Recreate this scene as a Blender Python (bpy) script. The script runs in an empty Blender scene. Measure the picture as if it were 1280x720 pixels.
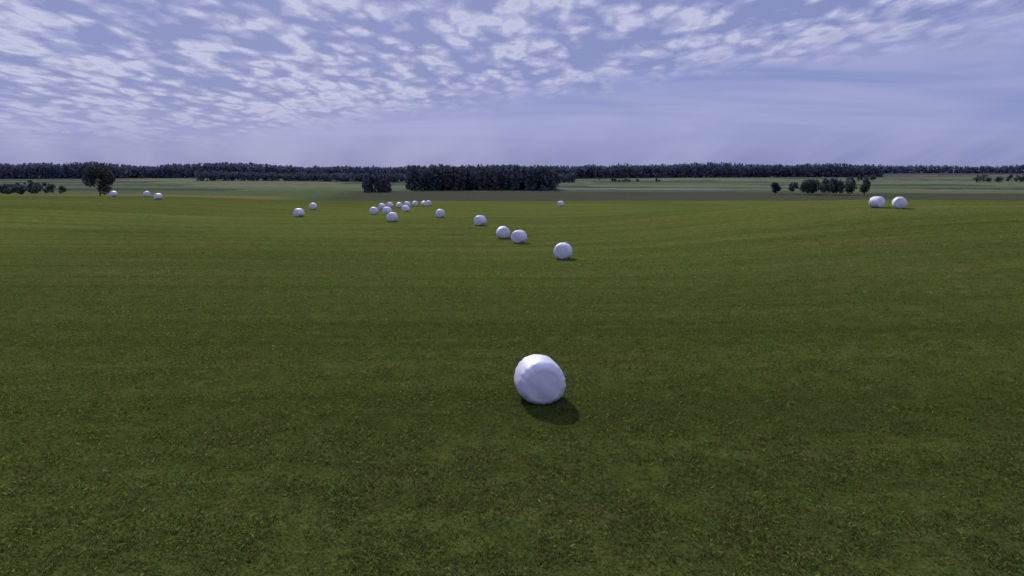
import bpy, math, random
import numpy as np
from mathutils import Vector, Matrix
rng=np.random.default_rng(7)
random.seed(7)
sc=bpy.context.scene
sc.view_settings.view_transform='Standard'; sc.view_settings.look='None'
sc.view_settings.exposure=0; sc.view_settings.gamma=1

def s2l(c,k=1.0):
    return tuple(k*(((v/255)/12.92) if v/255<=0.04045 else (((v/255)+0.055)/1.055)**2.4) for v in c)

# ------------------------------------------------------------ terrain
ty=np.arange(-400,9000,2.0)
kp=[(-400,0),(0,0),(50,.1),(70,-.55),(85,-.35),(100,-.25),(140,-1.3),(170,-1.8),(250,-3.9),(350,-5.4),(450,-5.6),(700,-4.6),(900,-3),(1500,0),(9000,0)]
tz=np.interp(ty,[k[0] for k in kp],[k[1] for k in kp])
g=np.exp(-0.5*(np.arange(-15,16)/4.5)**2); g/=g.sum()
tz=np.convolve(np.pad(tz,15,mode='edge'),g,mode='valid')
def ss(a,b,x):
    t=np.clip((x-a)/(b-a),0,1); return t*t*(3-2*t)
def H(x,y):
    x=np.asarray(x,float); y=np.asarray(y,float)
    z=np.interp(y,ty,tz)
    z=z+3.1*ss(2,48,x)*np.exp(-((y-80)/48)**2)
    z=z+2.5*ss(-18,-85,x)*np.exp(-((y-150)/65)**2)
    z=z+1.3*ss(-80,-180,x)*np.exp(-((y-270)/90)**2)
    z=z+0.10*np.sin(x*0.11+y*0.03)*np.sin(y*0.07+1)*ss(10,60,np.hypot(x,y))
    z=z+1.0*np.sin(x*0.008+1)*np.sin(y*0.006)*ss(300,600,np.hypot(x,y))
    return z
def vnoise(x,y,seed=0):
    xi=np.floor(x).astype(np.int64); yi=np.floor(y).astype(np.int64)
    fx=x-xi; fy=y-yi; fx=fx*fx*(3-2*fx); fy=fy*fy*(3-2*fy)
    def h(a,b):
        n=(a*374761393+b*668265263+seed*974711)&0x7fffffff
        n=((n^(n>>13))*1274126177)&0x7fffffff
        return ((n^(n>>16))&0xffff)/65535.0
    return (h(xi,yi)*(1-fx)+h(xi+1,yi)*fx)*(1-fy)+(h(xi,yi+1)*(1-fx)+h(xi+1,yi+1)*fx)*fy

def new_mesh(name,verts,faces,mat=None,smooth=False,cols=None):
    verts=np.asarray(verts,np.float32)
    faces=np.asarray(faces,np.int32)
    me=bpy.data.meshes.new(name)
    k=faces.shape[1]
    me.vertices.add(len(verts)); me.vertices.foreach_set('co',verts.ravel())
    me.loops.add(faces.size); me.loops.foreach_set('vertex_index',faces.ravel())
    me.polygons.add(len(faces))
    me.polygons.foreach_set('loop_start',np.arange(0,faces.size,k,dtype=np.int32))
    if smooth: me.polygons.foreach_set('use_smooth',np.ones(len(faces),bool))
    if cols is not None:
        a=me.color_attributes.new('Col','FLOAT_COLOR','POINT')
        c=np.ones((len(verts),4),np.float32); c[:,:3]=cols
        a.data.foreach_set('color',c.ravel())
    me.update(calc_edges=True); me.validate()
    ob=bpy.data.objects.new(name,me); sc.collection.objects.link(ob)
    if mat: me.materials.append(mat)
    return ob

# ------------------------------------------------------------ materials
def nodemat(name):
    m=bpy.data.materials.new(name); m.use_nodes=True
    nt=m.node_tree; nt.nodes.clear()
    return m,nt,nt.nodes,nt.links
def mth(nt,op,a,b=None,c=None,clamp=False):
    n=nt.nodes.new('ShaderNodeMath'); n.operation=op; n.use_clamp=clamp
    for i,v in enumerate((a,b,c)):
        if v is None: continue
        if isinstance(v,(int,float)): n.inputs[i].default_value=v
        else: nt.links.new(v,n.inputs[i])
    return n.outputs[0]
def mixc(nt,f,a,b,bt='MIX'):
    n=nt.nodes.new('ShaderNodeMix'); n.data_type='RGBA'; n.blend_type=bt
    for s,v in ((n.inputs[0],f),(n.inputs[6],a),(n.inputs[7],b)):
        if isinstance(v,(int,float)): s.default_value=v
        elif isinstance(v,tuple): s.default_value=(*v[:3],1)
        else: nt.links.new(v,s)
    return n.outputs[2]
def maprange(nt,v,a,b,c=0,d=1,smooth=True):
    n=nt.nodes.new('ShaderNodeMapRange')
    n.interpolation_type='SMOOTHSTEP' if smooth else 'LINEAR'
    nt.links.new(v,n.inputs[0])
    for i,q in enumerate((a,b,c,d)): n.inputs[1+i].default_value=q
    return n.outputs[0]
def noise(nt,vec,scale,detail=4,rough=.5,dist=0):
    n=nt.nodes.new('ShaderNodeTexNoise'); n.inputs['Scale'].default_value=scale
    n.inputs['Detail'].default_value=detail; n.inputs['Roughness'].default_value=rough
    n.inputs['Distortion'].default_value=dist
    nt.links.new(vec,n.inputs['Vector']); return n.outputs['Fac']
def mapping(nt,vec,scale=(1,1,1),rot=(0,0,0)):
    n=nt.nodes.new('ShaderNodeMapping'); nt.links.new(vec,n.inputs['Vector'])
    n.inputs['Scale'].default_value=scale; n.inputs['Rotation'].default_value=rot
    return n.outputs[0]

KG=0.70
def ground_mat():
    m,nt,N,L=nodemat('field_grass')
    out=N.new('ShaderNodeOutputMaterial'); bs=N.new('ShaderNodeBsdfDiffuse')
    L.new(bs.outputs[0],out.inputs[0])
    geo=N.new('ShaderNodeNewGeometry'); P=geo.outputs['Position']
    at=N.new('ShaderNodeAttribute'); at.attribute_name='Col'
    col=at.outputs['Color']
    fine=noise(nt,P,14,4,.8)
    med=noise(nt,P,1.6,4,.7)
    big=noise(nt,P,.06,3,.6)
    st=noise(nt,mapping(nt,P,(.012,.30,.1),(0,0,.05)),1,4,.65,.5)
    st2=noise(nt,mapping(nt,P,(.05,1.3,.1),(0,0,.03)),1,3,.6,.6)
    v=maprange(nt,fine,.3,.7,.35,1.65,False)
    v=mth(nt,'MULTIPLY',v,maprange(nt,med,.3,.7,.74,1.26,False))
    v=mth(nt,'MULTIPLY',v,maprange(nt,st,.3,.7,.80,1.18,False))
    v=mth(nt,'MULTIPLY',v,maprange(nt,st2,.3,.7,.90,1.10,False))
    vv=N.new('ShaderNodeCombineColor')
    for i in range(3): L.new(v,vv.inputs[i])
    c=mixc(nt,1.0,col,vv.outputs[0],'MULTIPLY')
    dm=mth(nt,'ADD',mth(nt,'MULTIPLY',med,.45),mth(nt,'MULTIPLY',big,.55))
    dm=mth(nt,'ADD',dm,mth(nt,'MULTIPLY',mth(nt,'SUBTRACT',st,.5),.5))
    f=maprange(nt,dm,.48,.68,0,.6)
    brown=mixc(nt,1.0,c,(1.30,.88,1.2),'MULTIPLY')
    c=mixc(nt,f,c,brown)
    L.new(c,bs.inputs['Color'])
    return m
def leaf_mat(name,transl=.35):
    m,nt,N,L=nodemat(name)
    out=N.new('ShaderNodeOutputMaterial')
    at=N.new('ShaderNodeAttribute'); at.attribute_name='Col'
    d=N.new('ShaderNodeBsdfDiffuse')
    t=N.new('ShaderNodeBsdfTranslucent'); mx=N.new('ShaderNodeMixShader')
    mx.inputs[0].default_value=transl
    L.new(at.outputs['Color'],d.inputs['Color']); L.new(at.outputs['Color'],t.inputs[0])
    L.new(d.outputs[0],mx.inputs[1]); L.new(t.outputs[0],mx.inputs[2]); L.new(mx.outputs[0],out.inputs[0])
    return m
def film_mat():
    m,nt,N,L=nodemat('white_wrap_film')
    out=N.new('ShaderNodeOutputMaterial'); bs=N.new('ShaderNodeBsdfPrincipled')
    tc=N.new('ShaderNodeTexCoord'); P=tc.outputs['Object']
    n1=noise(nt,P,3.0,5,.6,.6); n2=noise(nt,mapping(nt,P,(2,9,2),(0.3,.2,.1)),1.5,4,.6,.4)
    c=mixc(nt,maprange(nt,n1,.3,.75),(.47,.475,.575),(.56,.56,.65))
    L.new(c,bs.inputs['Base Color'])
    bs.inputs['Roughness'].default_value=.5
    bs.inputs['Specular IOR Level'].default_value=.35
    h=mth(nt,'ADD',mth(nt,'MULTIPLY',n1,.5),mth(nt,'MULTIPLY',n2,.5))
    bp=N.new('ShaderNodeBump'); bp.inputs['Strength'].default_value=.34; bp.inputs['Distance'].default_value=.04
    L.new(h,bp.inputs['Height']); L.new(bp.outputs[0],bs.inputs['Normal'])
    t=N.new('ShaderNodeBsdfTranslucent'); t.inputs[0].default_value=(.75,.75,.86,1)
    mx=N.new('ShaderNodeMixShader'); mx.inputs[0].default_value=.10
    L.new(bs.outputs[0],mx.inputs[1]); L.new(t.outputs[0],mx.inputs[2]); L.new(mx.outputs[0],out.inputs[0])
    return m
def bark_mat():
    m,nt,N,L=nodemat('bark')
    out=N.new('ShaderNodeOutputMaterial'); bs=N.new('ShaderNodeBsdfPrincipled')
    tc=N.new('ShaderNodeTexCoord')
    n=noise(nt,mapping(nt,tc.outputs['Object'],(4,4,.8)),2,5)
    L.new(mixc(nt,n,(.02,.016,.014),(.07,.06,.05)),bs.inputs['Base Color']); bs.inputs['Roughness'].default_value=.9
    L.new(bs.outputs[0],out.inputs[0]); return m
M_ground=ground_mat(); M_leaf=leaf_mat('tree_foliage',.2); M_grass=leaf_mat('grass_blades',.45); M_film=film_mat(); M_bark=bark_mat()

# ------------------------------------------------------------ ground sheet
th=np.concatenate([np.arange(-46,46,.13),np.arange(46,314,2.0)])*math.pi/180
rr=np.unique(np.concatenate([[0.05],np.geomspace(1,30,60),np.geomspace(30,1200,330),np.geomspace(1200,8500,40)]))
nr=len(rr); na=len(th)
A,R=np.meshgrid(th,rr)
X=R*np.sin(A); Y=R*np.cos(A); Z=H(X,Y)
def main_edge(x):
    return 243+8*np.sin(x*.02)+ -0.02*x - 70*ss(-45,-120,x) + 3*vnoise(x*.1,x*0,3)
def field_color(x,y):
    n2=vnoise(x*.05,y*.05,2)
    near=np.array(s2l((64,73,34))); mid=np.array(s2l((83,92,44)))  # field greens, blue lifted to paint in a slight haze veil
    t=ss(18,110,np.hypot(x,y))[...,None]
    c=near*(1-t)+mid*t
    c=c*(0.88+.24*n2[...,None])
    e=main_edge(x)
    d1=np.array(s2l((70,74,58))); stub=np.array(s2l((104,96,66))); lg=np.array(s2l((80,94,62)))
    b=ss(e-6,e+6,y)[...,None]
    zone=np.broadcast_to(d1,c.shape).copy()
    lw=ss(-60,-85,x+.12*(y-250))[...,None]
    zone=zone*(1-lw)+lg*lw
    sw=(ss(-75,-90,x+.1*(y-200))*ss(300,285,y+.2*x))[...,None]
    zone=zone*(1-sw)+stub*sw
    c=c*(1-b)+zone*b
    pal=np.array([s2l(q) for q in ((74,86,72),(94,106,80),(66,76,68),(86,100,74),(70,78,70),(104,108,88),(64,74,68),(80,90,76))])  # strip field colours with bluish haze mixed in
    yy=y+.10*x+12*np.sin(x*.006)
    sid=np.floor((yy-410)/46).astype(int)
    xo=np.floor((x+sid*37.0)/(170)).astype(int)
    idx=np.abs((sid*5+xo*3+sid*xo))%8
    sc_=pal[idx]
    fr=((yy-410)/46)%1
    sc_=np.where((fr<.06)[...,None],sc_*.65,sc_)
    sc_=np.where(((fr>.45)&(fr<.53)&(idx%2==0))[...,None],sc_*1.35,sc_)
    f=ss(408,414,yy)[...,None]
    c=c*(1-f)+sc_*f
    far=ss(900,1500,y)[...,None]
    c=c*(1-far)+np.array(s2l((64,72,80)))*far  # farthest ground tinted blue-grey, air haze painted into the colour
    return c*KG
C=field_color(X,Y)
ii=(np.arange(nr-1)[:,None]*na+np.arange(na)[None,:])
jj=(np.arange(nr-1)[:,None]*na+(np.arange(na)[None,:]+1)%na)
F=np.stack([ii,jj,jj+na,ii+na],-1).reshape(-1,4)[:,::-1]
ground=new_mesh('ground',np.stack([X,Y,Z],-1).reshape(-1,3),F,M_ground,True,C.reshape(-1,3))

# ------------------------------------------------------------ grass blades
NB=750000
u=rng.random(NB); r0,r1=5.5,100.0
pw=.33
r=(r0**pw+u*(r1**pw-r0**pw))**(1/pw)
a=(rng.random(NB)-.5)*math.radians(90)
gx=r*np.sin(a); gy=r*np.cos(a)
cl=vnoise(gx*5,gy*5,11)*.5+vnoise(gx*1.3,gy*1.3,12)*.5
keep=rng.random(NB)<(.2+1.3*cl)*(1-ss(25,98,r))
gx,gy,r,cl=gx[keep],gy[keep],r[keep],cl[keep]; NB=len(gx)
gz=H(gx,gy)
hh=(.03+.055*rng.random(NB)**1.3)*(.45+1.1*cl)
ww=(.003+.003*rng.random(NB))*(1+r/22)
ro=rng.random(NB)*2*math.pi
lean=.2+rng.random(NB)*1.2; la=rng.random(NB)*2*math.pi
dx=np.cos(ro)*ww; dy=np.sin(ro)*ww
lx=np.cos(la)*lean*hh; ly=np.sin(la)*lean*hh
base=np.stack([gx,gy,gz-.005],-1)
V=np.empty((NB,4,3))
V[:,0]=base+np.stack([-dx,-dy,0*dx],-1)
V[:,1]=base+np.stack([dx,dy,0*dx],-1)
V[:,2]=base+np.stack([dx*.8+lx*.35,dy*.8+ly*.35,hh*.6],-1)
V[:,3]=base+np.stack([lx,ly,hh*.85],-1)
gi=np.arange(NB)*4
GF=np.concatenate([np.stack([gi,gi+1,gi+2],-1),np.stack([gi,gi+2,gi+3],-1)])
patch=vnoise(gx*.35,gy*.9,21)*.5+vnoise(gx*.06,gy*.25,22)*.5
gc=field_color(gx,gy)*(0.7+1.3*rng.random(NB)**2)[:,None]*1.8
dead=(rng.random(NB)<(.02+.25*ss(.45,.8,patch)))
gc[dead]=np.array(s2l((100,90,58)))*KG*(0.6+.7*rng.random((dead.sum(),1)))
bright=(rng.random(NB)<.16)&(~dead)
gc[bright]*=np.array([1.35,1.65,1.05])
grass=new_mesh('grass',V.reshape(-1,3),GF,M_grass,False,np.repeat(gc,4,axis=0))

# ------------------------------------------------------------ bales
def bale(x,y,rotz,seed,hi=False,W=1.30,Lg=1.22):
    na_=112 if hi else 40
    rs=np.random.default_rng(seed)
    prof=[]
    R0=W/2; hl=Lg/2; rc=.24
    npf=14 if hi else 7
    for t in (np.linspace(0,1,10 if hi else 5)[1:-1]): prof.append((-hl-.05*(1-t**2), t*(R0-rc)))
    for t in np.linspace(0,math.pi/2,npf): prof.append((-hl+rc-rc*math.cos(t),R0-rc+rc*math.sin(t)))
    for t in np.linspace(-1,1,12 if hi else 5)[1:-1]: prof.append((t*(hl-rc),R0+.015*(1-t*t)))
    for t in np.linspace(math.pi/2,0,npf): prof.append((hl-rc+rc*math.cos(t),R0-rc+rc*math.sin(t)))
    for t in (np.linspace(1,0,10 if hi else 5)[1:-1]): prof.append((hl+.05*(1-t**2), t*(R0-rc)))
    P=np.array(prof); npf=len(P)
    ang=np.linspace(0,2*math.pi,na_,endpoint=False)
    ax=P[:,0][:,None]+0*ang[None]; rad=P[:,1][:,None]+0*ang[None]; an=ang[None]+0*ax
    ax0=ax.copy()
    nf=15; ph=rs.random()*6
    sh=np.exp(-((np.abs(ax0)-hl+.12)/.13)**2)*(rad>R0*.62)
    fa=((an+ph+.15*np.sin(3*an+ph))*nf/(2*math.pi)+.6*ax0)%1
    rad=rad*(1-.036*sh*(1-(np.abs(fa-.5)*2)))
    rad=rad*(1+.012*np.sin(2*an+rs.random()*6)+.007*np.sin(5*an+2.5*ax0+rs.random()*6)*(rad/R0))
    for q in range(4):
        rad=rad*(1+.007*np.sin(an*rs.integers(7,15)+ax0*rs.uniform(-7,7)+rs.random()*6)*np.exp(-((an-rs.random()*6.28)/1.0)**2)*(rad/R0)**2)
    endm=ss(hl-.1,hl,np.abs(ax0))
    px_=rad*np.cos(an); pz_=rad*np.sin(an)
    for q in range(4):
        kx,kz,p_=rs.uniform(-9,9),rs.uniform(-9,9),rs.random()*6
        ax=ax+np.sign(ax0)*endm*.007*np.sin(px_*kx+pz_*kz+p_)
    vx=px_; vz=pz_; vy=ax
    vz=np.where(vz<0,vz*(1-.10*ss(0,-R0,vz)),vz*.98)
    vz=np.maximum(vz,-R0*.88)
    vx=vx*(1+.03*np.exp(-((vz+.3)/.3)**2))
    v=np.stack([vx,vy,vz],-1).reshape(-1,3)
    c0=np.array([[0,vy[0].mean(),0]]); c1=np.array([[0,vy[-1].mean(),0]])
    nv=len(v)
    i=(np.arange(npf-1)[:,None]*na_+np.arange(na_)[None]); j=(np.arange(npf-1)[:,None]*na_+(np.arange(na_)[None]+1)%na_)
    f=np.stack([i,j,j+na_,i+na_],-1).reshape(-1,4)
    fl=[list(map(int,q)) for q in f]
    for q in range(na_):
        q2=(q+1)%na_
        fl.append([nv,q2,q]); fl.append([nv+1,(npf-1)*na_+q,(npf-1)*na_+q2])
    v=np.concatenate([v,c0,c1])
    me=bpy.data.meshes.new('hay_bale'); me.from_pydata([tuple(map(float,q)) for q in v],[],fl)
    me.polygons.foreach_set('use_smooth',np.ones(len(fl),bool)); me.update()
    me.materials.append(M_film)
    ob=bpy.data.objects.new('hay_bale',me); sc.collection.objects.link(ob)
    ob.location=(x,y,float(H(x,y))+R0*.88-.03); ob.rotation_euler=(0,0,rotz)
    return ob
BALES=[(0.76,19.53),(3.78,53.87),(0.67,68.36),(-0.88,73.36),(-3.87,88.88),(-10.27,104.83),(-15.55,95.19),(-30.82,106.11),
(-35.95,132.85),(11.04,166.54),(-22.2,118.0),(-20.3,119.4),(-25.9,146.48),(-25.77,154.95),(-23.9,156.2),(-19.44,134.38),
(-23.04,161.5),(-22.0,166.8),(-20.0,167.5),(-19.78,174.5),(-82.54,152.56),(-77.27,155.94),(-68.06,141.63),(38.9,78.4),(40.0,75.92)]
for k,(bx_,by_) in enumerate(BALES):
    bale(bx_,by_,random.uniform(-.6,.6) if k else .16,100+k,k<3)

# ------------------------------------------------------------ trees
def clump_mesh(name,trees,nper,size,col,parent=None,var=1.0):
    T=np.array(trees,float); n=len(T)
    idx=np.repeat(np.arange(n),nper); m=len(idx)
    x,y,h,r,k=[T[idx,i] for i in range(5)]
    zb=H(T[:,0],T[:,1])[idx]
    u=rng.random(m)
    t=1-(1-u)**.62
    an=rng.random(m)*2*math.pi
    tc=.02+.98*t; rc=r*(1-tc)**.7*(.45+.6*rng.random(m))*np.where(((tc*9+T[idx,0])%1)<.5,1,.8)
    cx=rc*np.cos(an); cy=rc*np.sin(an); cz=tc*h
    lob=rng.normal(size=(n,9,3)); lob/=np.linalg.norm(lob,axis=2,keepdims=True); lob*=np.array([.55,.55,.6])
    li=rng.integers(0,9,m); lc=lob[idx,li]
    dv=rng.normal(size=(m,3)); dv/=np.linalg.norm(dv,axis=1,keepdims=True); dv*=(rng.random(m)**.45)[:,None]*.48
    bx=(lc[:,0]+dv[:,0])*r; by=(lc[:,1]+dv[:,1])*r; bz=h*(.54+ (lc[:,2]+dv[:,2])*.46)
    K=k>.5
    px=x+np.where(K,bx,cx); py=y+np.where(K,by,cy); pz=zb+np.clip(np.where(K,bz,cz),.1,None)
    P=np.stack([px,py,pz],-1)
    a1=rng.normal(size=(m,3)); a1/=np.linalg.norm(a1,axis=1,keepdims=True)
    a2=np.cross(a1,rng.normal(size=(m,3))); a2/=np.linalg.norm(a2,axis=1,keepdims=True)
    s=(size*(.6+.8*rng.random(m)))[:,None]
    V=np.stack([P-a1*s,P+a2*s*.7,P+a1*s,P-a2*s*.7],1).reshape(-1,3)
    F=np.arange(m*4).reshape(-1,4)
    tv=1+var*.6*(rng.random(n)-.5)[idx]
    lobv=1+var*.6*(rng.random((n,9))-.5)[idx,li]
    c=np.array(col)[None]*(tv*np.where(K,lobv,1)*(1+var*.8*(rng.random(m)-.5)))[:,None]
    hue=rng.random(n)[idx]; c=c*np.stack([.85+.3*hue,1+0*hue,1.1-.2*hue],-1)
    ob=new_mesh(name,V,F,M_leaf,False,np.repeat(c,4,axis=0))
    if parent: ob.parent=parent
    return ob
def tube(verts,faces,p0,p1,r0,r1,n=7):
    p0=np.array(p0,float);p1=np.array(p1,float); d=p1-p0; d/=np.linalg.norm(d)
    a=np.cross(d,[.3,.9,.1]); a/=np.linalg.norm(a); b=np.cross(d,a)
    o=len(verts)
    for p,rr_ in ((p0,r0),(p1,r1)):
        for i in range(n):
            t=i*2*math.pi/n; verts.append(tuple(p+rr_*(a*math.cos(t)+b*math.sin(t))))
    for i in range(n):
        j=(i+1)%n; faces.append([o+i,o+j,o+n+j,o+n+i])
def trunks(name,trees,parent=None):
    v=[];f=[]
    for (x,y,h,r,k) in trees:
        z=float(H(x,y)); rt=h*.022
        tube(v,f,(x,y,z-.2),(x+.01*h,y,z+h*.35),rt,rt*.75)
        tube(v,f,(x+.01*h,y,z+h*.35),(x-.01*h,y,z+h*.85),rt*.75,rt*.15)
        for i in range(9 if k>.5 else 6):
            t=random.uniform(0,6.28); zz=random.uniform(.2,.6)*h
            rr_=r*random.uniform(.5,.85)*(1 if k>.5 else .6)
            tube(v,f,(x,y,z+zz),(x+rr_*math.cos(t),y+rr_*math.sin(t),z+zz+h*.16),rt*.45,rt*.1,5)
    ob=new_mesh(name,v,f,M_bark,True)
    if parent: ob.parent=parent
    return ob
def single(name,tr,nper,size,col):
    e=bpy.data.objects.new(name,None); sc.collection.objects.link(e)
    clump_mesh('crown',tr,nper,size,col,e); trunks('trunk_and_limbs',tr,e)
    return e
def at(px,D): return (px-640)/914.0*D
dark=(.062,.074,.070); blk=(.068,.076,.094); far=(.092,.104,.145); vfar=(.135,.148,.212)  # far and vfar: bluish lift painted into the foliage as distance haze
def belt(name,x0,x1,y0f,hm,hs,rows,step,nper,size,col,conif=.75):
    tr=[]
    for rw in range(rows):
        x=x0
        while x<x1:
            y=y0f(x)+rw*6+random.uniform(-3,3)
            hv=hm*(1+.20*(vnoise(np.array([x*.012]),np.array([1.0]),31)[0]-.5)*2+.10*(vnoise(np.array([x*.05]),np.array([1.0]),32)[0]-.5)*2)
            tr.append((x,y,hv*random.uniform(1-hs,1+hs*.6),random.uniform(2.6,4.2),0 if random.random()<conif else 1))
            x+=step*random.uniform(.6,1.4)
    return clump_mesh(name,tr,nper,size,col,None,.3)
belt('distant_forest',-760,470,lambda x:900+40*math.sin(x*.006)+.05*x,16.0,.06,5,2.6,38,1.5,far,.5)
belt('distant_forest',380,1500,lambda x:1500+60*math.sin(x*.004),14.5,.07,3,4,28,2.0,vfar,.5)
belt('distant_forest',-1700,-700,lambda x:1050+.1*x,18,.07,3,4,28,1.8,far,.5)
belt('distant_forest',-300,60,lambda x:700+20*math.sin(x*.02),9.5,.12,3,3,34,1.2,(.075,.086,.115),.3)  # this belt's colour carries painted bluish haze too
tr=[]
for i in range(360):
    y=random.uniform(432,490); x=random.uniform(at(513,440),at(694,440))*(y/440)
    tr.append((x,y,random.uniform(12.6,15.2),random.uniform(2.4,3.8),0 if random.random()<.4 else 1))
clump_mesh('wood',tr,170,.85,blk,None,.4)
tr=[(at(457+i*4.3,400)+random.uniform(-.5,.5),400+random.uniform(-6,6),random.uniform(8,11.5),random.uniform(1.8,2.6),random.choice((0,1))) for i in range(7)]
tr+= [(a_+1,b_+6,c_*.95,d_,e_) for a_,b_,c_,d_,e_ in tr]
clump_mesh('tree_group',tr,240,.55,blk,None,.6)
tr=[(at(996+i*3.4,350)+random.uniform(-.5,.5),352+random.uniform(-6,6),random.uniform(6.5,9),random.uniform(2.2,3),1) for i in range(20)]
clump_mesh('tree_group',tr,320,.45,dark,None,.8)
single('deciduous_tree',[(at(1077,350),350,8.6,2.9,1)],1300,.35,dark)
single('deciduous_tree',[(at(967,360),360,6.6,2.6,1)],1000,.35,dark)
single('deciduous_tree',[(at(129,250),250,11.4,5.0,1)],6200,.30,dark)
tr=[(at(random.uniform(-60,78),320),320+random.uniform(-10,10),random.uniform(3.5,6),random.uniform(2,3.2),1) for i in range(42)]
clump_mesh('bushes',tr,200,.42,dark)
tr=[]
for i in range(12):
    y=random.choice((560,640,740,820))+random.uniform(-8,8); x=random.uniform(-.7,.7)*y
    for q in range(random.choice((1,2,3,8))):
        tr.append((x+q*random.uniform(2.2,4),y+random.uniform(-2,2),random.uniform(1.8,4.0),random.uniform(1.2,2.2),1))
for x0_,x1_,y_h in ((400,470,640),(320,345,700)):
    x=x0_
    while x<x1_:
        tr.append((x,y_h+random.uniform(-4,4),random.uniform(4,8),random.uniform(2,3.4),1)); x+=random.uniform(1.5,5)
clump_mesh('shrubs',tr,110,.55,dark)

# ------------------------------------------------------------ sky
EL=34; AZ=-18
w=bpy.data.worlds.new('World'); sc.world=w; w.use_nodes=True
nt=w.node_tree; nt.nodes.clear(); N=nt.nodes; L=nt.links
out=N.new('ShaderNodeOutputWorld')
sky=N.new('ShaderNodeTexSky'); sky.sky_type='NISHITA'; sky.sun_disc=False
sky.sun_elevation=math.radians(EL); sky.sun_rotation=math.radians(AZ)
b1=N.new('ShaderNodeBackground'); b1.inputs[1].default_value=.06; L.new(sky.outputs[0],b1.inputs[0])
tc=N.new('ShaderNodeTexCoord'); sp=N.new('ShaderNodeSeparateXYZ'); L.new(tc.outputs['Generated'],sp.inputs[0])
x_,y_,z_=sp.outputs
zz=mth(nt,'ADD',mth(nt,'MAXIMUM',z_,0.0),.10)
u_=mth(nt,'DIVIDE',x_,zz); v_=mth(nt,'MULTIPLY',mth(nt,'DIVIDE',y_,zz),.55)
cb=N.new('ShaderNodeCombineXYZ'); L.new(u_,cb.inputs[0]); L.new(v_,cb.inputs[1]); UV=cb.outputs[0]
n1=noise(nt,UV,5.0,8,.64,.1)
n2=noise(nt,UV,.9,3,.5)
n3=noise(nt,UV,2.2,3,.5)
vo=N.new('ShaderNodeTexVoronoi'); vo.feature='SMOOTH_F1'; vo.inputs['Scale'].default_value=9.0
vo.inputs['Smoothness'].default_value=.4
wv=N.new('ShaderNodeVectorMath'); wv.operation='MULTIPLY_ADD'
nn=N.new('ShaderNodeTexNoise'); nn.inputs['Scale'].default_value=7; nn.inputs['Detail'].default_value=5; L.new(UV,nn.inputs['Vector'])
L.new(nn.outputs['Color'],wv.inputs[0]); wv.inputs[1].default_value=(.18,.18,0); L.new(UV,wv.inputs[2])
L.new(wv.outputs[0],vo.inputs['Vector'])
puff=mth(nt,'SUBTRACT',.85,vo.outputs['Distance'])
dens=mth(nt,'ADD',mth(nt,'MULTIPLY',n1,.62),mth(nt,'MULTIPLY',puff,.34))
dens=mth(nt,'ADD',dens,mth(nt,'MULTIPLY',mth(nt,'SUBTRACT',n2,.5),.30))
dens=mth(nt,'ADD',dens,mth(nt,'MULTIPLY',mth(nt,'SUBTRACT',n3,.5),.30))
rp=N.new('ShaderNodeValToRGB'); L.new(dens,rp.inputs[0]); e=rp.color_ramp.elements
def C4(c,k=1): return (*s2l(c,k),1)
e[0].position=.35; e[0].color=C4((130,139,190))
e[1].position=.44; e[1].color=C4((160,165,206))
for p,c in ((.51,(190,193,222)),(.57,(184,187,216)),(.65,(156,159,198)),(.76,(130,134,177))):
    q=e.new(p); q.color=C4(c)
st=noise(nt,mapping(nt,UV,(.4,1.6,1),(0,0,.35)),1.2,5,.55,.5)
rp2=N.new('ShaderNodeValToRGB'); L.new(st,rp2.inputs[0]); e=rp2.color_ramp.elements
e[0].position=.32; e[0].color=C4((126,138,194)); e[1].position=.72; e[1].color=C4((166,169,211))
mk=mth(nt,'ADD',mth(nt,'MULTIPLY',u_,.42),v_)
mk=mth(nt,'ADD',mk,mth(nt,'MULTIPLY',mth(nt,'SUBTRACT',n2,.5),.9))
mk=mth(nt,'ADD',mk,mth(nt,'MULTIPLY',mth(nt,'SUBTRACT',n1,.5),1.2))
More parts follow.
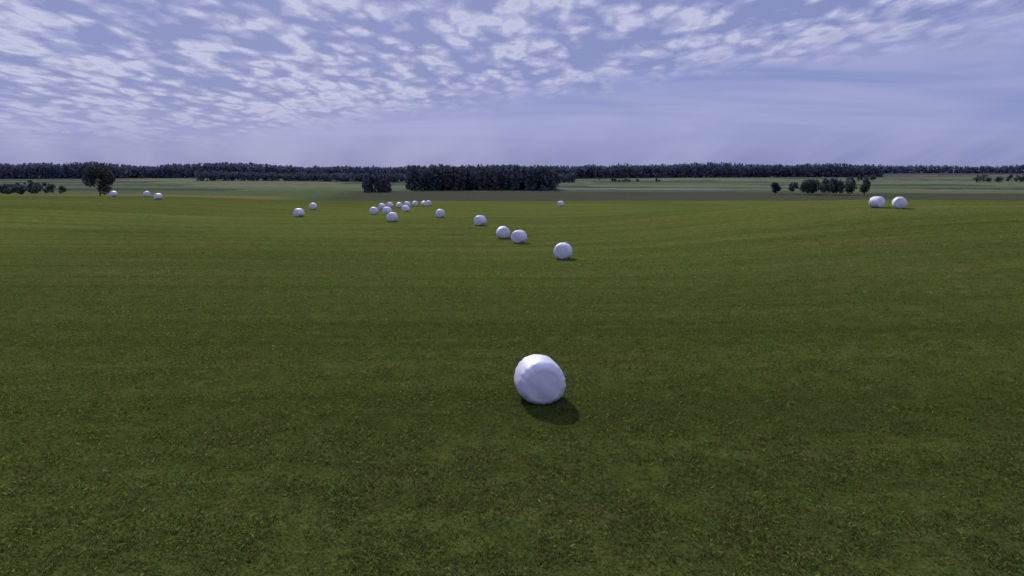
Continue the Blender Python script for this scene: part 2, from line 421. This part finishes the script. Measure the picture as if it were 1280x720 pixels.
mk=maprange(nt,mk,2.35,3.05,1,0)
c=mixc(nt,mk,rp2.outputs[0],rp.outputs[0])
hz=maprange(nt,z_,.01,.105,1,0)
az=mth(nt,'DIVIDE',x_,mth(nt,'ADD',mth(nt,'ABSOLUTE',y_),.05))
azs=mth(nt,'ADD',az,mth(nt,'MULTIPLY',mth(nt,'MULTIPLY',mth(nt,'ADD',az,.25),z_),-2.5))
cz=N.new('ShaderNodeCombineXYZ'); L.new(azs,cz.inputs[0]); L.new(mth(nt,'MULTIPLY',z_,1.0),cz.inputs[1])
ray=noise(nt,cz.outputs[0],8,3,.55)
lowc=mixc(nt,maprange(nt,z_,0,.06),s2l((126,134,184)),s2l((144,152,202)))
lowc=mixc(nt,maprange(nt,ray,.35,.7,0,.5),lowc,s2l((170,174,216)))
c=mixc(nt,hz,c,lowc)
bo=mth(nt,'ADD',1.05,maprange(nt,z_,.25,.6,0,1.0))  # upper sky, out of view, brightened to add light to the scene
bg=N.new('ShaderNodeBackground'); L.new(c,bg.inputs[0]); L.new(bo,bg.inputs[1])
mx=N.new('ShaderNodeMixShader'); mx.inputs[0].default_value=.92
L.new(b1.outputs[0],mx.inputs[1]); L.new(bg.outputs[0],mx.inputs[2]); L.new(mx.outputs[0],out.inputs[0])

sl=bpy.data.lights.new('sun','SUN'); sl.energy=5.0; sl.angle=math.radians(.5); sl.color=(1,.94,.84)
so=bpy.data.objects.new('sun',sl); sc.collection.objects.link(so)
e_=math.radians(EL); a_=math.radians(AZ)
d=Vector((-math.sin(a_)*math.cos(e_),-math.cos(a_)*math.cos(e_),-math.sin(e_)))
so.rotation_euler=d.to_track_quat('-Z','Y').to_euler()

CAMZ=6.3; PITCH=9.14; FP=914.0
cd=bpy.data.cameras.new('camera'); co=bpy.data.objects.new('camera',cd); sc.collection.objects.link(co)
cd.sensor_width=36; cd.lens=36*FP/1280; cd.clip_end=20000; cd.clip_start=.1
co.location=(0,0,CAMZ); co.rotation_euler=(math.radians(90-PITCH),0,0)
sc.camera=co
